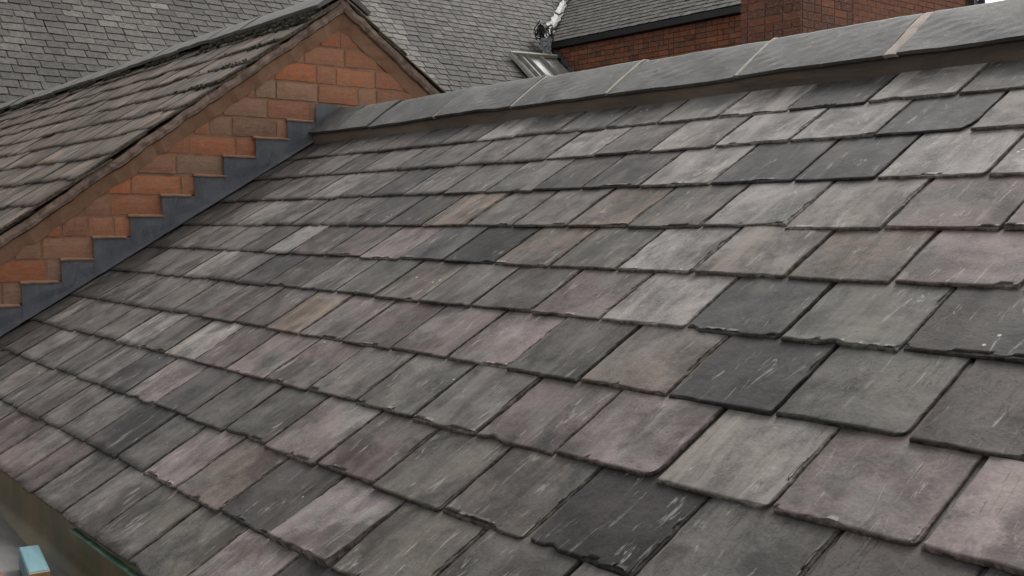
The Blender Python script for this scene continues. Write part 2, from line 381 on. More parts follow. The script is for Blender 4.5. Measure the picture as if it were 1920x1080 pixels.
for ci, (v, xs, codes) in enumerate(COURSES):
    us = [u_at(x, v) for x in xs]; cs = list(codes)
    for (x, y, c) in EXTRA.get(ci, []): us.append(u_px(x, y)); cs.append(c)
    pairs = sorted(zip(us, cs)); us = [p[0] for p in pairs]; cs = [p[1] for p in pairs]
    # fill over-wide gaps and extend to both ends
    uu, cc = [], []
    for i, u in enumerate(us):
        uu.append(u); cc.append(cs[i])
        if i+1 < len(us):
            gap = us[i+1]-u; k = max(1, round(gap/.262))
            for q in range(1, k): uu.append(u+gap*q/k); cc.append(R0.choice('GdDPpGO'))
    while uu[-1] < URIGHT: uu.append(uu[-1]+R0.uniform(.225, .265)); cc.append(R0.choice('GdDPpGOL'))
    while uu[0] > ULEFT+.03:
        uu.insert(0, max(ULEFT, uu[0]-R0.uniform(.2, .25))); cc.insert(0, R0.choice('GGdDGl'))
    if uu[0] < ULEFT: uu[0] = ULEFT
    for i in range(len(uu)-1):
        a, b = uu[i], uu[i+1]; w = b-a
        if w < .02: continue
        gap = R0.uniform(.0055, .0100)+max(0, -(a+2.2))*.0012; n_slate += 1
        seed = 1000+n_slate; thick = R0.uniform(.005, .0076); lift = R0.uniform(0, .0025)
        px, py = proj(roofp((a+b)/2, v))
        near = px > 250 and roofp((a+b)/2, v).dot(fw) < 3.6 and py > 150
        N, M = (48, 34) if near else (18, 13)
        cr = R0.choice((0, 0, .005, .008, .014)) if R0.random() < .94 else .022
        cl = R0.choice((0, 0, 0, .01))
        if ci == 9 and abs(a-u_at(504, v)) < .01: thick = .017; cr = .012
        if ci == 6 and abs(a-u_at(1447, v)) < .01: cr = .018
        if ci == 7 and abs(a-u_at(1037, v)) < .01: cr = .028
        if ci == 1 and abs(a-u_at(1637, v)) < .01: cr = .042
        if ci == 2 and abs(a-u_at(1640, v)) < .01: cr = .02
        ll = min(LEN, 2.70-v)
        me = slate_mesh(w-gap, ll, thick, seed, N, M, cr, cl, R0.uniform(.6, 1.25) if near else 1.0)
        me.materials.append(M_SLATE)
        yaw = R0.gauss(0, .006); tl = SLATE_TILT+R0.gauss(0, .0016)+max(0, thick-.0076)/.17; dv = R0.gauss(0, .0028)
        ex = (UX*math.cos(yaw)+VR*math.sin(yaw)); ey = (VR*math.cos(yaw)-UX*math.sin(yaw))
        ey = (ey*math.cos(tl)-NR*math.sin(tl)).normalized(); rl = R0.gauss(0, .003)
        ex = (ex+NR*rl).normalized(); ez = ex.cross(ey).normalized(); ey = ez.cross(ex)
        o = link('slate', me, roof, frame(ex, ey, ez, roofp((a+b)/2, v+dv, lift+.001+max(0, thick-.0072))))
        c = PAL[cc[i]]; f = R0.uniform(.86, 1.14); t = R0.uniform(-.03, .03)
        o.color = (c[0]*f*(1.035+t), c[1]*f*.988, c[2]*f*(.98-t), 1)
# felt deck under the slates, both slopes, and the far slope's own slating
P = [roofp(ULEFT, .30, -.04), roofp(URIGHT, .30, -.04), roofp(URIGHT, 2.69, -.045), roofp(ULEFT, 2.69, -.045)]
bk = Vector((0, math.cos(TH), -math.sin(TH)))
P += [P[2]+bk*2.4, P[3]+bk*2.4]
link('roof_deck', mesh('roof_deck', P, [(0, 1, 2, 3), (3, 2, 4, 5)]), roof, mat=M_DECK)
bm_v, bm_f = [], []
for r in range(11):
    for c in range(24):
        b0 = roofp(ULEFT+.12*(r % 2)+c*.24, 2.69, -.012)+bk*(.21*(r+1)); ex, ey = UX*.236, bk*-.26; nz = Vector((0, math.sin(TH), math.cos(TH)))
        q = len(bm_v); bm_v += [b0+nz*.008, b0+ex+nz*.008, b0+ex+ey, b0+ey, b0-nz*.001, b0+ex-nz*.001]; bm_f += [(q, q+1, q+2, q+3), (q+4, q+5, q+1, q)]
o = link('rear_slating', mesh('rear_slating', bm_v, bm_f), roof, mat=M_FARS); o['kind'] = 'stuff'

# ridge: bedding mortar, then angled tiles with pointed joints
BED_Y, BED_Z = 2.637, .398
path = []
xx = -4.93
while xx < .8:
    dz = frac(xx*5, 3)*.004; path.append((Vector((xx, BED_Y+frac(xx*9, 8)*.003, BED_Z+dz)), Vector((0, 1, 0)), Vector((0, 0, 1)))); xx += .06
V, F = strip([(0, -.03), (.002, .02), (.008, .045), (.012, .058), (.19, .16), (.36, .058), (.36, -.03)], path, True)
link('ridge_bedding', mesh('ridge_bedding', V, F), roof, mat=M_BED)
E0 = Vector((0, 2.626, .449)); AP = Vector((0, 2.83, .585))
prof = []
for k in range(9):                        # near wing, slightly bowed, over a rounded crown
    t = k/8; prof.append((E0.y+(AP.y-.022-E0.y)*t, E0.z+(AP.z-.006-E0.z)*(1-(1-t)**1.06)))
prof += [(AP.y-.010, AP.z-.001), (AP.y+.010, AP.z-.001)]
prof += [(2*AP.y-y, z) for (y, z) in reversed(prof[:9])]
inner = [(AP.y+(y-AP.y)*.955, z-.008) for (y, z) in reversed(prof)]
ring = prof+inner
rj = [-4.93, -3.824, -3.29, -2.753, -2.173, -1.641, -1.10, -.56, -.02, .52]
rj.insert(1, -4.37)
for k in range(len(rj)-1):
    a, b = rj[k], rj[k+1]; gp = .007
    if abs(b+1.641) < .01: b -= .012
    if abs(a+1.641) < .01: a += .012
    rk = random.Random(k); dz0, dz1 = rk.uniform(-.005, .005), rk.uniform(-.005, .005)
    path = []
    for s in range(13):
        t = s/12; x = a+gp+(b-a-2*gp)*t; path.append((Vector((x, 0, dz0+(dz1-dz0)*t)), Vector((0, 1, 0)), Vector((0, 0, 1))))
    V, F = strip(ring, path, True)
    for i, q in enumerate(V):
        V[i] = q+Vector((0, frac(q.x*6, k+40)*.003, frac(q.x*7+q.y*12, k+60)*.0035))
    me = mesh('ridge_tile', V, F, True); me.shade_flat()
    o = link('ridge_tile', me, roof, mat=M_RIDGE)
    if k > 1:                              # raised pointing over the joint with the tile before
        wd = .0075 if abs(rj[k]+1.641) > .01 else .0195
        jp = []
        for s in range(5):
            x = rj[k]-wd+2*wd*s/4; jp.append((Vector((x, 0, .0022 if 0 < s < 4 else 0)), Vector((0, 1, 0)), Vector((0, 0, 1))))
        V, F = strip(ring, jp, True)
        V = [q+Vector((frac(q.y*28+q.z*20, k+5)*wd*.45, 0, 0)) for q in V]
        link('joint_pointing', mesh('joint_pointing', V, F), o, mat=M_PINK if wd > .01 else M_JOINT)
# lead saddle dressed over the ridge end
V, F = [], []
for i in range(9):
    t = i/8; x = -4.955+.26*t
    for k, (y, z) in enumerate(prof): V.append(Vector((x, y, z+.004+.014*(1-t)**3*(1 if k > 2 else .4)+frac(x*20+k*.7, 5)*.004)))
n = len(prof)
for i in range(8):
    for k in range(n-1): F.append((i*n+k, (i+1)*n+k, (i+1)*n+k+1, i*n+k+1))
link('lead_saddle', mesh('lead_saddle', V, F, True), roof, mat=plain('saddle_lead', (.055, .058, .060), (.10, .102, .10), 8, .65, bump=.4))
# eaves: lead upstand, green membrane edge, wall below
EY, EZ = .7455, -.728
V, F = [], []
zz = [-.722, -.74, -.78, -.815, -.836, -.845]; yy = [0.012, .010, .013, .012, .006, -.02]
nx = 60
for i in range(nx):
    x = -4.95+i*(5.7/(nx-1))
    for k in range(6): V.append((x, EY+yy[k]+frac(x*3+k*.3, 9)*.004, zz[k]))
for i in range(nx-1):
    for k in range(5): F.append((i*6+k, i*6+k+1, (i+1)*6+k+1, (i+1)*6+k))
link('eaves_upstand', mesh('eaves_upstand', V, F, True), roof, mat=M_FASCIA)
V, F = [], []
for i in range(40):
    x = -2.62+i*3.3/39; k = min(1, i/9); w_ = .0005+.0045*k; y = EY-.004-w_*.6+frac(x*8, 4)*.0015
    V += [(x, y, EZ-.004), (x, y-.001, EZ-.004-w_), (x, y+.03, EZ-.005-w_), (x, y+.03, EZ-.004)]
for i in range(39):
    for k in range(4): F.append((i*4+k, i*4+(k+1) % 4, (i+1)*4+(k+1) % 4, (i+1)*4+k))
link('membrane_edge', mesh('membrane_edge', V, F), roof, mat=M_GREEN)
V, F = [], []
for i in range(90):
    x = -4.95+i*(5.7/89)
    for k in range(9):
        y = EY-.004-.135*k/8; V.append((x, y, -.843+frac(x*4+y*18, 2)*.006+(.006 if k == 8 else 0)))
for i in range(89):
    for k in range(8): F.append((i*9+k, i*9+k+1, (i+1)*9+k+1, (i+1)*9+k))
link('gutter_lining', mesh('gutter_lining', V, F, True), roof, mat=M_FLOOR)
link('gutter_board', bevbox('gutter_board', -4.95, .75, .50, .612, -.885, -.832, .004), roof, mat=M_PLANK)
link('front_wall', bevbox('front_wall', -4.94, .74, .52, .80, -CZ, -.89, 0), roof, mat=M_WALLF)
link('end_wall', bevbox('end_wall', .50, .74, .81, 4.8, -CZ, -.95, 0), roof, mat=M_WALLF)

# painted block lying in the gutter
bl = tag(empty('timber_block', (-2.62, .665, -.842)), 'small teal painted timber offcut lying in the lead gutter', 'wood block')
ang = math.atan2(-.034, .222); ex = Vector((math.cos(ang), math.sin(ang), 0)); ey = Vector((-ex.y, ex.x, 0)); bp = Vector((-2.63, .662, -.838))
MB = frame(ex, ey, Vector((0, 0, 1)), bp)
link('painted_body', bevbox('painted_body', -.112, .108, -.023, .023, 0, .049, .003), bl, MB, M_TEAL)
link('bare_end', bevbox('bare_end', .1085, .112, -.0225, .0225, .001, .047, .001), bl, MB, M_ENDG)

# ================================================================== BRICK GABLE HOUSE
XW = -4.97
GP = math.radians(35.4); GA = Vector((0, 2.83, 1.165))
gab = tag(empty('brick_gable_house', (-8.6, 2.83, -CZ)), 'orange brick gable house with stepped lead flashing and mossy brownish slate roof', 'house')
wallp = link('gable_wall', mesh('gable_wall', [(XW-.0035, .2, -CZ), (XW-.0035, 5.4, -CZ), (XW-.0035, 5.4, -.72), (XW-.0035, 2.83, 1.105), (XW-.0035, .2, -.76),
      (-13, .2, -CZ), (-13, 5.4, -CZ), (-13, 5.4, -.72), (-13, 2.83, 1.105), (-13, .2, -.76)],
      [(0, 1, 2, 3, 4), (9, 8, 7, 6, 5), (0, 4, 9, 5), (1, 6, 7, 2), (4, 3, 8, 9), (3, 2, 7, 8)]), gab, mat=M_MORTAR)
R1 = random.Random(5)
def brick_mesh(seed, d=.02):
    bm = bmesh.new(); vs = [bm.verts.new(v) for v in boxv(-.5, .5, -.5, .5, -.5, .5)]
    for f in BF: bm.faces.new([vs[i] for i in f])
    me = bpy.data.meshes.new('brick')
    bm.free()
    r = random.Random(seed); V, F = [], []
    # front face at +x with an uneven arris: 4x2 grid plus back rim
    ny, nz = 5, 3
    for i in range(ny+1):
        for k in range(nz+1):
            y, z = i/ny-.5, k/nz-.5; e = (i in (0, ny)) or (k in (0, nz))
            V.append((.5-(.10 if e else 0)+r.uniform(-.03, .03), y+(r.uniform(-.008, .008)), z+r.uniform(-.025, .025)))
    for i in range(ny):
        for k in range(nz): q = i*(nz+1)+k; F.append((q, q+nz+1, q+nz+2, q+1))
    rim = [i*(nz+1) for i in range(ny+1)]+[ny*(nz+1)+k for k in range(1, nz+1)]+[i*(nz+1)+nz for i in range(ny-1, -1, -1)]+[k for k in range(nz-1, 0, -1)]
    b0 = len(V)
    for q in rim: V.append((-.5, V[q][1], V[q][2]))
    n = len(rim)
    for i in range(n): F.append((rim[i], b0+i, b0+(i+1) % n, rim[(i+1) % n]))
    me.from_pydata(V, [], F); me.update(); return me
BR = [brick_mesh(s) for s in range(8)]
for b in BR: b.materials.append(M_BRICK)
CH = .0973; Z0 = .607
def verge_z(y): return GA.z-abs(y-GA.y)*math.tan(GP)
def roof_z(y): return (y-.51)/math.cos(TH)*math.sin(TH)-.86+.0
BCOL = [(.24, .098, .052), (.27, .105, .053), (.215, .115, .072), (.185, .115, .078), (.31, .098, .042), (.26, .088, .040), (.21, .088, .052), (.175, .085, .055), (.34, .102, .038)]
for k in range(-6, 20):
    zt = Z0-k*CH; zb = zt-CH+.012
    y = .85+R1.uniform(0, .1); last = 0
    while y < 4.3:
        L_ = .236 if R1.random() < .62 else .115
        half = max(0, (GA.z-.085-zt)/math.tan(GP)); ya, yb_ = max(y, GA.y-half), min(y+L_, GA.y+half); lt = yb_-ya; yc = (ya+yb_)/2
        if lt > .035 and zt > (roof_z(min(yb_, 2.83)) if yc < 2.83 else .2)-.02 and zb > -.75:
            M4 = Matrix.Translation(Vector((XW-.014+R1.uniform(-.002, .003), yc, (zt+zb)/2+R1.uniform(-.002, .002)))) @ Matrix.Rotation(R1.gauss(0, .008), 4, 'X') @ Matrix.Diagonal((.034, lt-.011, zt-zb, 1))
            o = link('brick', R1.choice(BR), wallp, M4)
            low = max(0, min(1, (k-5)/8))
            c = Vector(R1.choice(BCOL)).lerp(Vector((.165, .112, .08)), R1.uniform(0, .6)); f = R1.uniform(1.4, 1.9)
            o.color = (c.x*f, c.y*f, c.z*f, 1)
        y += L_
# step flashing: lead sheet with a stepped top, flared foot on the slates
STEP_Y = [2.673, 2.512, 2.338, 2.17, 2.02, 1.861, 1.709, 1.541, 1.399, 1.231, 1.07, .91]
V, F = [], []
pts = []
for j in range(len(STEP_Y)):
    y1 = STEP_Y[j-1] if j else 2.80; y0 = STEP_Y[j]; zt = Z0-CH*j+.004 if j else Z0
    m_ = 5
    for s in range(m_+1): pts.append((y1+(y0-y1)*s/m_-(.0005 if s == 0 and j else 0)+(.009 if s == 0 and j else 0), zt))
for (y, zt) in pts:
    zr = roof_z(y); nz = frac(y*9, 4)*.004
    row = [(XW+.016, zt), (XW+.019+frac(y*11+zt, 6)*.002, zt-(zt-zr)*.35), (XW+.019+nz*.5, zt-(zt-zr)*.7), (XW+.021+nz, zr+.016), (XW+.040+nz, zr+.012), (XW+.060+nz, zr+.0085)]
    for (x, z) in row: V.append((x, y, z))
for i in range(len(pts)-1):
    for k in range(5): F.append((i*6+k, i*6+k+1, (i+1)*6+k+1, (i+1)*6+k))
me = mesh('step_flashing', V, F)
sf = link('step_flashing', me, gab, mat=M_LEAD)
md = sf.modifiers.new('thickness', 'SOLIDIFY'); md.thickness = .002; md.offset = 1
for yl in (2.43, 1.93, 1.47):              # laps where one length of lead covers the next
    zt = Z0-CH*[k for k in range(len(STEP_Y)) if STEP_Y[k] <= yl][0]; zr = roof_z(yl)
    V, F = [], []
    for k in range(7):
        t = k/6; z = zt-.004-(zt-zr-.014)*t; y = yl-.03*t+frac(t*3, yl)*.003
        V += [(XW+.0185, y-.012, z), (XW+.0245, y-.002, z), (XW+.0235, y+.006, z), (XW+.0185, y+.010, z)]
    for k in range(6):
        for i in range(3): F.append((k*4+i, k*4+i+1, k*4+i+5, k*4+i+4))
    link('lead_lap', mesh('lead_lap', V, F, True), gab, mat=M_LEAD)
M_LIP = plain('pointing_lip', (.24, .135, .086), (.32, .19, .125), 16, .9, bump=.5)
for j in range(1, len(STEP_Y)-1):          # pointing that wedges each step into its joint
    y0, y1 = STEP_Y[j]-random.Random(j).uniform(.0, .012), STEP_Y[j-1]+random.Random(j+50).uniform(-.02, .012); z = Z0-CH*j+.004
    path = [(Vector((0, y0+(y1-y0)*s/6, z+frac((y0+s)*3, j)*.002)), Vector((1, 0, 0)), Vector((0, 0, 1))) for s in range(7)]
    V, F = strip([(XW+.0, -.002), (XW+.021, -.003), (XW+.0215, .003), (XW+.010, .009), (XW+.0, .011)], path, True)
    link('pointing_lip', mesh('pointing_lip', V, F), gab, mat=M_LIP)
# mortar fillet band and mottled undercloak along both verges
def verge_strip(name, pr, side, mat, n=70, wob=.002, y_end=2.1):
    d = Vector((0, -side*math.cos(GP), -math.sin(GP))); nn = Vector((0, -side*math.sin(GP), math.cos(GP)))
    path = []
    for i in range(n):
        s = .0+i*y_end*1.25/(n-1); w1 = frac(s*14, side+7)*wob
        path.append((GA+d*s+nn*w1, Vector((1, 0, 0)), nn))
    V, F = strip(pr, path, True)
    V = [q+Vector((frac(q.y*30+q.z*17, 3)*wob*.8, 0, 0)) for q in V]
    return link(name, mesh(name, V, F), gab, mat=mat)
for sd_ in (1, -1):
    verge_strip('mortar_fillet', [(XW-.02, -.135), (XW+.004, -.133), (XW+.018, -.10), (XW+.028, -.068), (XW-.02, -.068)], sd_, M_FILLET, wob=.009)
    verge_strip('undercloak', [(XW-.02, -.066), (XW+.046, -.062), (XW+.054, -.045), (XW+.052, -.022), (XW-.02, -.020)], sd_, M_VERGE, wob=.007)
# gable roof slating
groof = link('gable_roof', mesh('gable_roof', [(XW+.02, 2.83, 1.138), (-12.6, 2.83, 1.138), (-12.6, .2, 1.138-2.63*math.tan(GP)), (XW+.02, .2, 1.138-2.63*math.tan(GP)), (-12.6, 5.3, 1.138-2.47*math.tan(GP)), (XW+.02, 5.3, 1.138-2.47*math.tan(GP))],
        [(0, 1, 2, 3), (1, 0, 5, 4)]), gab, mat=M_DECK)
OLD = [slate_mesh(.255, .40, .010, 500+i, 14, 9, (0, .03, .015)[i % 3], 0, 1.9) for i in range(9)]
for m_ in OLD: m_.materials.append(M_OLD)
R2 = random.Random(8)
OC = [(.118, .090, .068), (.134, .10, .077), (.098, .076, .059), (.126, .095, .076), (.108, .085, .067)]
for side in (1, -1):
    vg = Vector((0, side*math.cos(GP), math.sin(GP))); ng = Vector((0, -side*math.sin(GP), math.cos(GP))); ux = UX*side
    for r in range(12):
        v = -.255-.205*r
        x = XW+.062-(.13 if r % 2 else 0)
        first = True
        while x > -12.4:
            w = .12 if (first and r % 2) else R2.uniform(.22, .27)
            if first and r % 2: x = XW+.062
            first = False
            c = GA+vg*v+UX*(x-w/2)
            px, py = proj(c); px2, _ = proj(c+UX*-.2)
            if side == 1 and px < -130: break
            if side == -1 and (r > 5 or x < -6.5): break
            tl = .048+R2.gauss(0, .010); ya = R2.gauss(0, .018)
            ex = ux*math.cos(ya)+vg*math.sin(ya); ey = vg*math.cos(ya)-ux*math.sin(ya); ey = ey*math.cos(tl)-ng*math.sin(tl); ez = ex.cross(ey).normalized()
            M4 = frame(ex, ey, ez, c+ng*(.006+R2.uniform(0, .006))+vg*R2.gauss(0, .008)) @ Matrix.Diagonal(((w-.006)/.255, 1 if r else .66, 1, 1))
            o = link('slate', R2.choice(OLD), groof, M4)
            cc = R2.choice(OC); f = R2.uniform(.8, 1.2); o.color = (cc[0]*f, cc[1]*f, cc[2]*f, 1)
            x -= w
# ridge cap in lengths
x = XW+.05; k = 0
while x > -12.2:
    L_ = .46; rk = random.Random(90+k); dz = rk.uniform(-.006, .006)
    pr = [(-.16, -.068), (-.08, -.01), (-.02, .028), (.02, .028), (.08, -.01), (.16, -.068), (.15, -.085), (.0, .008), (-.15, -.085)]
    path = [(GA+Vector((x-GA.x-L_*s/5, 0, .012+dz+frac(x*4+s, 3)*.004)), Vector((0, 1, 0)), Vector((0, 0, 1))) for s in range(6)]
    V, F = strip(pr, path, True)
    link('ridge_cap', mesh('ridge_cap', V, F), gab, mat=M_CAP); x -= L_+.008; k += 1
# moss cushions along the foot of the ridge caps
def blob(bmv, bmf, c, r, rr):
    t = len(bmv); n1, n2 = 6, 4
    bmv.append(c+Vector((0, 0, r)))
    for j in range(1, n2):
        for i in range(n1):
            a = 2*math.pi*i/n1+j*.5; p = math.pi*.62*j/(n2-1); q = r*rr.uniform(.75, 1.25)
            bmv.append(c+Vector((q*math.sin(p)*math.cos(a), q*math.sin(p)*math.sin(a), q*math.cos(p))))
    for i in range(n1): bmf.append((t, t+1+i, t+1+(i+1) % n1))
    for j in range(n2-2):
        for i in range(n1): bmf.append((t+1+j*n1+i, t+1+(j+1)*n1+i, t+1+(j+1)*n1+(i+1) % n1, t+1+j*n1+(i+1) % n1))
R3 = random.Random(21); V, F = [], []
vg = Vector((0, math.cos(GP), math.sin(GP))); ng = Vector((0, -math.sin(GP), math.cos(GP)))
for i in range(1500):
    x = XW+.03-R3.random()**1.7*6.5
    dens = mn.noise(Vector((x*2.2, 3, 1)))
    if dens < -.1 and x < -6.4: continue
    v = -.185+R3.gauss(0, .016 if x < -6.5 else .03)
    blob(V, F, GA+UX*(x-GA.x)+vg*v+ng*R3.uniform(.0, .018), R3.uniform(.006, .017), R3)
for i in range(260):                        # moss in the joints near the verge
    x = XW+.05-abs(R3.gauss(0, .25)); v = -.255-.205*R3.randint(0, 3)+R3.gauss(0, .012)
    blob(V, F, GA+UX*(x-GA.x)+vg*v+ng*R3.uniform(-.002, .008), R3.uniform(.004, .010), R3)
o = link('moss', mesh('moss', V, F, True), gab, mat=M_MOSS); o['kind'] = 'stuff'
# a flake of white mortar under the ridge
rr_ = ray(384, 70); p = rr_*((GA+ng*.035).dot(ng)/rr_.dot(ng))
link('mortar_flake', mesh('mortar_flake', [p+UX*a+vg*b+ng*c for a, b, c in ((-.16, -.012, 0), (.02, -.02, 0), (.17, .006, 0), (.05, .02, .004), (-.1, .012, .004), (0, 0, .018))], [(0, 1, 5), (1, 2, 5), (2, 3, 5), (3, 4, 5), (4, 0, 5), (4, 3, 2, 1, 0)]), gab, mat=M_WHITE)

# ================================================================== LARGE BUILDING BEHIND
YB = 12.8
PC = on_axis(1035, 92, 1, YB)               # inner corner of the two wings
AA = math.radians(43); NA = Vector((math.sin(AA), 0, math.cos(AA))); VA = Vector((-math.cos(AA), 0, math.sin(AA))); UY = Vector((0, 1, 0))
big = tag(empty('brick_slate_building', (-14, 12, -CZ)), 'large building with big grey slate slope, pale valley and red brick wall under black gutter', 'building')
def ap(y, v, h=0): return Vector((PC.x, y, PC.z))+VA*v+NA*h
aroof = link('main_roof', mesh('main_roof', [ap(-1, -4.6, -.03), ap(16.5, -4.6, -.03), ap(16.5, 4, -.03), ap(-1, 4, -.03)], [(0, 1, 2, 3)]), big, mat=M_DECK)
AW, AG = .255, .145
def slab(seed):
    r = random.Random(seed); V = []
    c = [(-.5+r.uniform(0, .02), r.uniform(-.05, .05)), (.44+r.uniform(-.05, .04), r.uniform(-.05, .05)), (.5-r.uniform(0, .02), .10+r.uniform(-.04, .2)), (.5, 2.0), (-.5, 2.0)]
    for z in (-1, 0):
        for (x, y) in c: V.append((x*(1 if z else .99), y, z))
    F = [(0, 4, 3, 2, 1), (5, 6, 7, 8, 9)]+[(i, (i+1) % 5, 5+(i+1) % 5, 5+i) for i in range(5)]
    return mesh('slate', V, F)
SL = [slab(i) for i in range(7)]
for s in SL: s.materials.append(M_FAR)
def visible_a(p):
    x, y = proj(p)
    if x < -20 or x > 1050 or y < -14: return False
    yg = 208-.333*x if x < 650 else (x-650)*.95-3
    if x < 650 and y > yg+10: return False
    if 650 <= x < 850 and y > yg+8: return False
    if x >= 840 and y > 178-(x-840)*.15+8: return False
    return True
R4 = random.Random(31); V, F = [], []; cand = []
ta = math.atan(.0085/AG)
ey = (VA*math.cos(ta)-NA*math.sin(ta)); ez = UY.cross(ey).normalized()
for r in range(-24, 22):
    v = r*AG; y = -.5+(AW/2 if r % 2 else 0)+R4.uniform(-.02, .02)
    while y < 16:
        w = AW*R4.uniform(.92, 1.06)
        if y > 7.6 and R4.random() < .5: w *= .8
        c = ap(y+w/2, v)
        # stop at the valley with the front wing
        vy = YB+max(0, v)*math.sin(AA)/math.tan(math.radians(36))
        if y+w/2 < (YB+.02 if v < 0 else vy): cand.append((c, w, visible_a(c), v))
        y += w
vis = sorted([i for i, c in enumerate(cand) if c[2]], key=lambda i: (cand[i][0]).dot(fw))
single = set(vis[:298])
print('roof A visible slates', len(vis), 'near slates', n_slate)
PALE = []
for i, (c, w, vsb, v) in enumerate(cand):
    rz = R4.gauss(0, .018); dv = R4.gauss(0, .006); lift = R4.uniform(.0, .004)
    ex = UY*math.cos(rz)+ey*math.sin(rz); e2 = ey*math.cos(rz)-UY*math.sin(rz)
    M4 = frame(ex, e2, ez, c+VA*dv+NA*lift) @ Matrix.Diagonal((w-.008, AG, .009, 1))
    if i in single:
        o = link('slate', R4.choice(SL), aroof, M4)
        cc = Vector(R4.choice(FARC)); px, py = proj(c)
        # washed pale streaks run down the slope here and there
        sk = mn.noise(Vector((c.y*2.3, 4.2, 0)))
        f = R4.uniform(.84, 1.16)*(1+.45*mn.noise(Vector((c.y*1.1, v*.9, 2.2))))
        if c.y > 7.4: f *= .85+max(0, sk)*2.2
        if R4.random() < .012: f *= 1.8
        o.color = (cc.x*f, cc.y*f, cc.z*f, 1)
    else:
        q = len(V); me = SL[i % 7]; V += [M4 @ vv.co for vv in me.vertices]; F += [tuple(q+k for k in p.vertices) for p in me.polygons]
o = link('slate_field', mesh('slate_field', V, F), aroof, mat=M_FARS); o['kind'] = 'stuff'
# front wing: brick wall, gutter, slate slope
XE = -8.95
BANK = math.radians(36)
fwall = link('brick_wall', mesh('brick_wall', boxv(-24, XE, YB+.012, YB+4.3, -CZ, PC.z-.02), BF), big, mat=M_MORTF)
R5 = random.Random(41); ch = .084; V, F = [], []; nb = 0
BM2 = [bevbox('brick', -.5, .5, -.5, .5, -.5, .5, 0) for _ in range(1)]
for b in BM2: b.materials.append(M_BRICK)
C2 = [(.21, .075, .040), (.23, .080, .041), (.155, .064, .040), (.25, .088, .044), (.12, .053, .037), (.195, .08, .049)]
for k in range(14):
    z = PC.z-.03-ch*(k+.5); x = PC.x-.4+(.11 if k % 2 else 0)
    while x < XE-.02:
        L_ = .225 if R5.random() < .6 else .1125
        L_ = min(L_, XE-x)
        # roof slope of the main wing cuts the wall's lower left
        if PC.x+(PC.z-z)/math.tan(AA)-.3 < x:
            M4 = Matrix.Translation(Vector((x+L_/2, YB+.012+R5.uniform(-.002, .002), z))) @ Matrix.Diagonal((L_-.01, .03, ch-.010, 1))
            px, py = proj(Vector((x, YB, z)))
            if k < 9 and px < 1420 and nb < 290:
                o = link('brick', BM2[0], fwall, M4); nb += 1; c = R5.choice(C2); f = R5.uniform(.75, 1.15); o.color = (c[0]*f, c[1]*f, c[2]*f, 1)
            else:
                q = len(V); V += [M4 @ Vector(p) for p in boxv(-.5, .5, -.5, .5, -.5, .5)]; F += [tuple(q+i for i in f) for f in BF]
        x += L_
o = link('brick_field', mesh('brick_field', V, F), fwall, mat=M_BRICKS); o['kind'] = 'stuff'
gut = strip([(-.11, -.10), (-.10, .0), (.02, .015), (.02, -.10)], [(Vector((x, YB-.0, PC.z+.085)), Vector((0, 1, 0)), Vector((0, 0, 1))) for x in (PC.x-.02, -12, XE+.12)], True)
link('gutter', mesh('gutter', *gut), big, mat=M_BLACK)
vb = Vector((0, math.cos(BANK), math.sin(BANK))); nbk = Vector((0, -math.sin(BANK), math.cos(BANK))); eb = Vector((0, YB-.10, PC.z+.105))
broof = link('front_wing_roof', mesh('front_wing_roof', [eb+UX*-20-nbk*.03, eb+UX*(XE+.06)-nbk*.03, eb+UX*(XE+.06)+vb*2.78-nbk*.03, eb+UX*-20+vb*2.78-nbk*.03, Vector((XE+.06, YB+4.4, PC.z+.02)), Vector((-20, YB+4.4, PC.z+.02))], [(0, 1, 2, 3), (3, 2, 4, 5)]), big, mat=M_DECK)
V, F = [], []
for r in range(19):
    v = r*.15; x = PC.x-3.0+(.12 if r % 2 else 0)
    while x < XE+.06:
        w = .24*R5.uniform(.92, 1.08); c = eb+UX*(x+w/2)+vb*v+nbk*R5.uniform(0, .004)
        if x+w/2 > PC.x-.02-(c.z-PC.z)/math.tan(AA):
            tb = .06; e1 = vb*math.cos(tb)-nbk*math.sin(tb); M4 = frame(UX, e1, UX.cross(e1).normalized(), c) @ Matrix.Diagonal((w-.005, .15, .010, 1))
            q = len(V); me = SL[R5.randint(0, 6)]; V += [M4 @ vv.co for vv in me.vertices]; F += [tuple(q+k for k in p.vertices) for p in me.polygons]
        x += w
o = link('front_wing_slating', mesh('front_wing_slating', V, F), broof, mat=M_FARS); o['kind'] = 'stuff'
# valley lining: torn pale lead sheets laid up the valley
vd = Vector((-1/math.tan(AA), 1/math.tan(BANK), 1)).normalized()
vn = (NA+nbk).normalized(); vs_ = vd.cross(vn).normalized()
v0 = PC+Vector((-.02, -.1, .10))
R6 = random.Random(3)
for k, (s0, ln, w0) in enumerate(((.0, .75, .07), (.55, .95, .105), (1.3, 1.0, .085), (2.1, 1.2, .10))):
    V = []; m_ = 14
    for i in range(m_+1):
        t = i/m_; wl = w0*(.8+.9*mn.noise(Vector((t*4, k*5.1, 0)))); wr = w0*(.8+.9*mn.noise(Vector((t*4, k*5.1, 9))))
        if t > .8: wl *= 1-(t-.8)*3.2; wr *= 1-(t-.8)*1.5
        for a, h in ((-wl, .10), (0, .055), (wr, .10)): V.append(v0+vd*(s0+ln*t)+vs_*a+vn*(h+.03*(1-t)))
    F = [(i*3+j, i*3+j+1, i*3+j+4, i*3+j+3) for i in range(m_) for j in (0, 1)]
    o = link('valley_sheet', mesh('valley_sheet', V, F), big, mat=M_WHITE)
    md = o.modifiers.new('thickness', 'SOLIDIFY'); md.thickness = .006
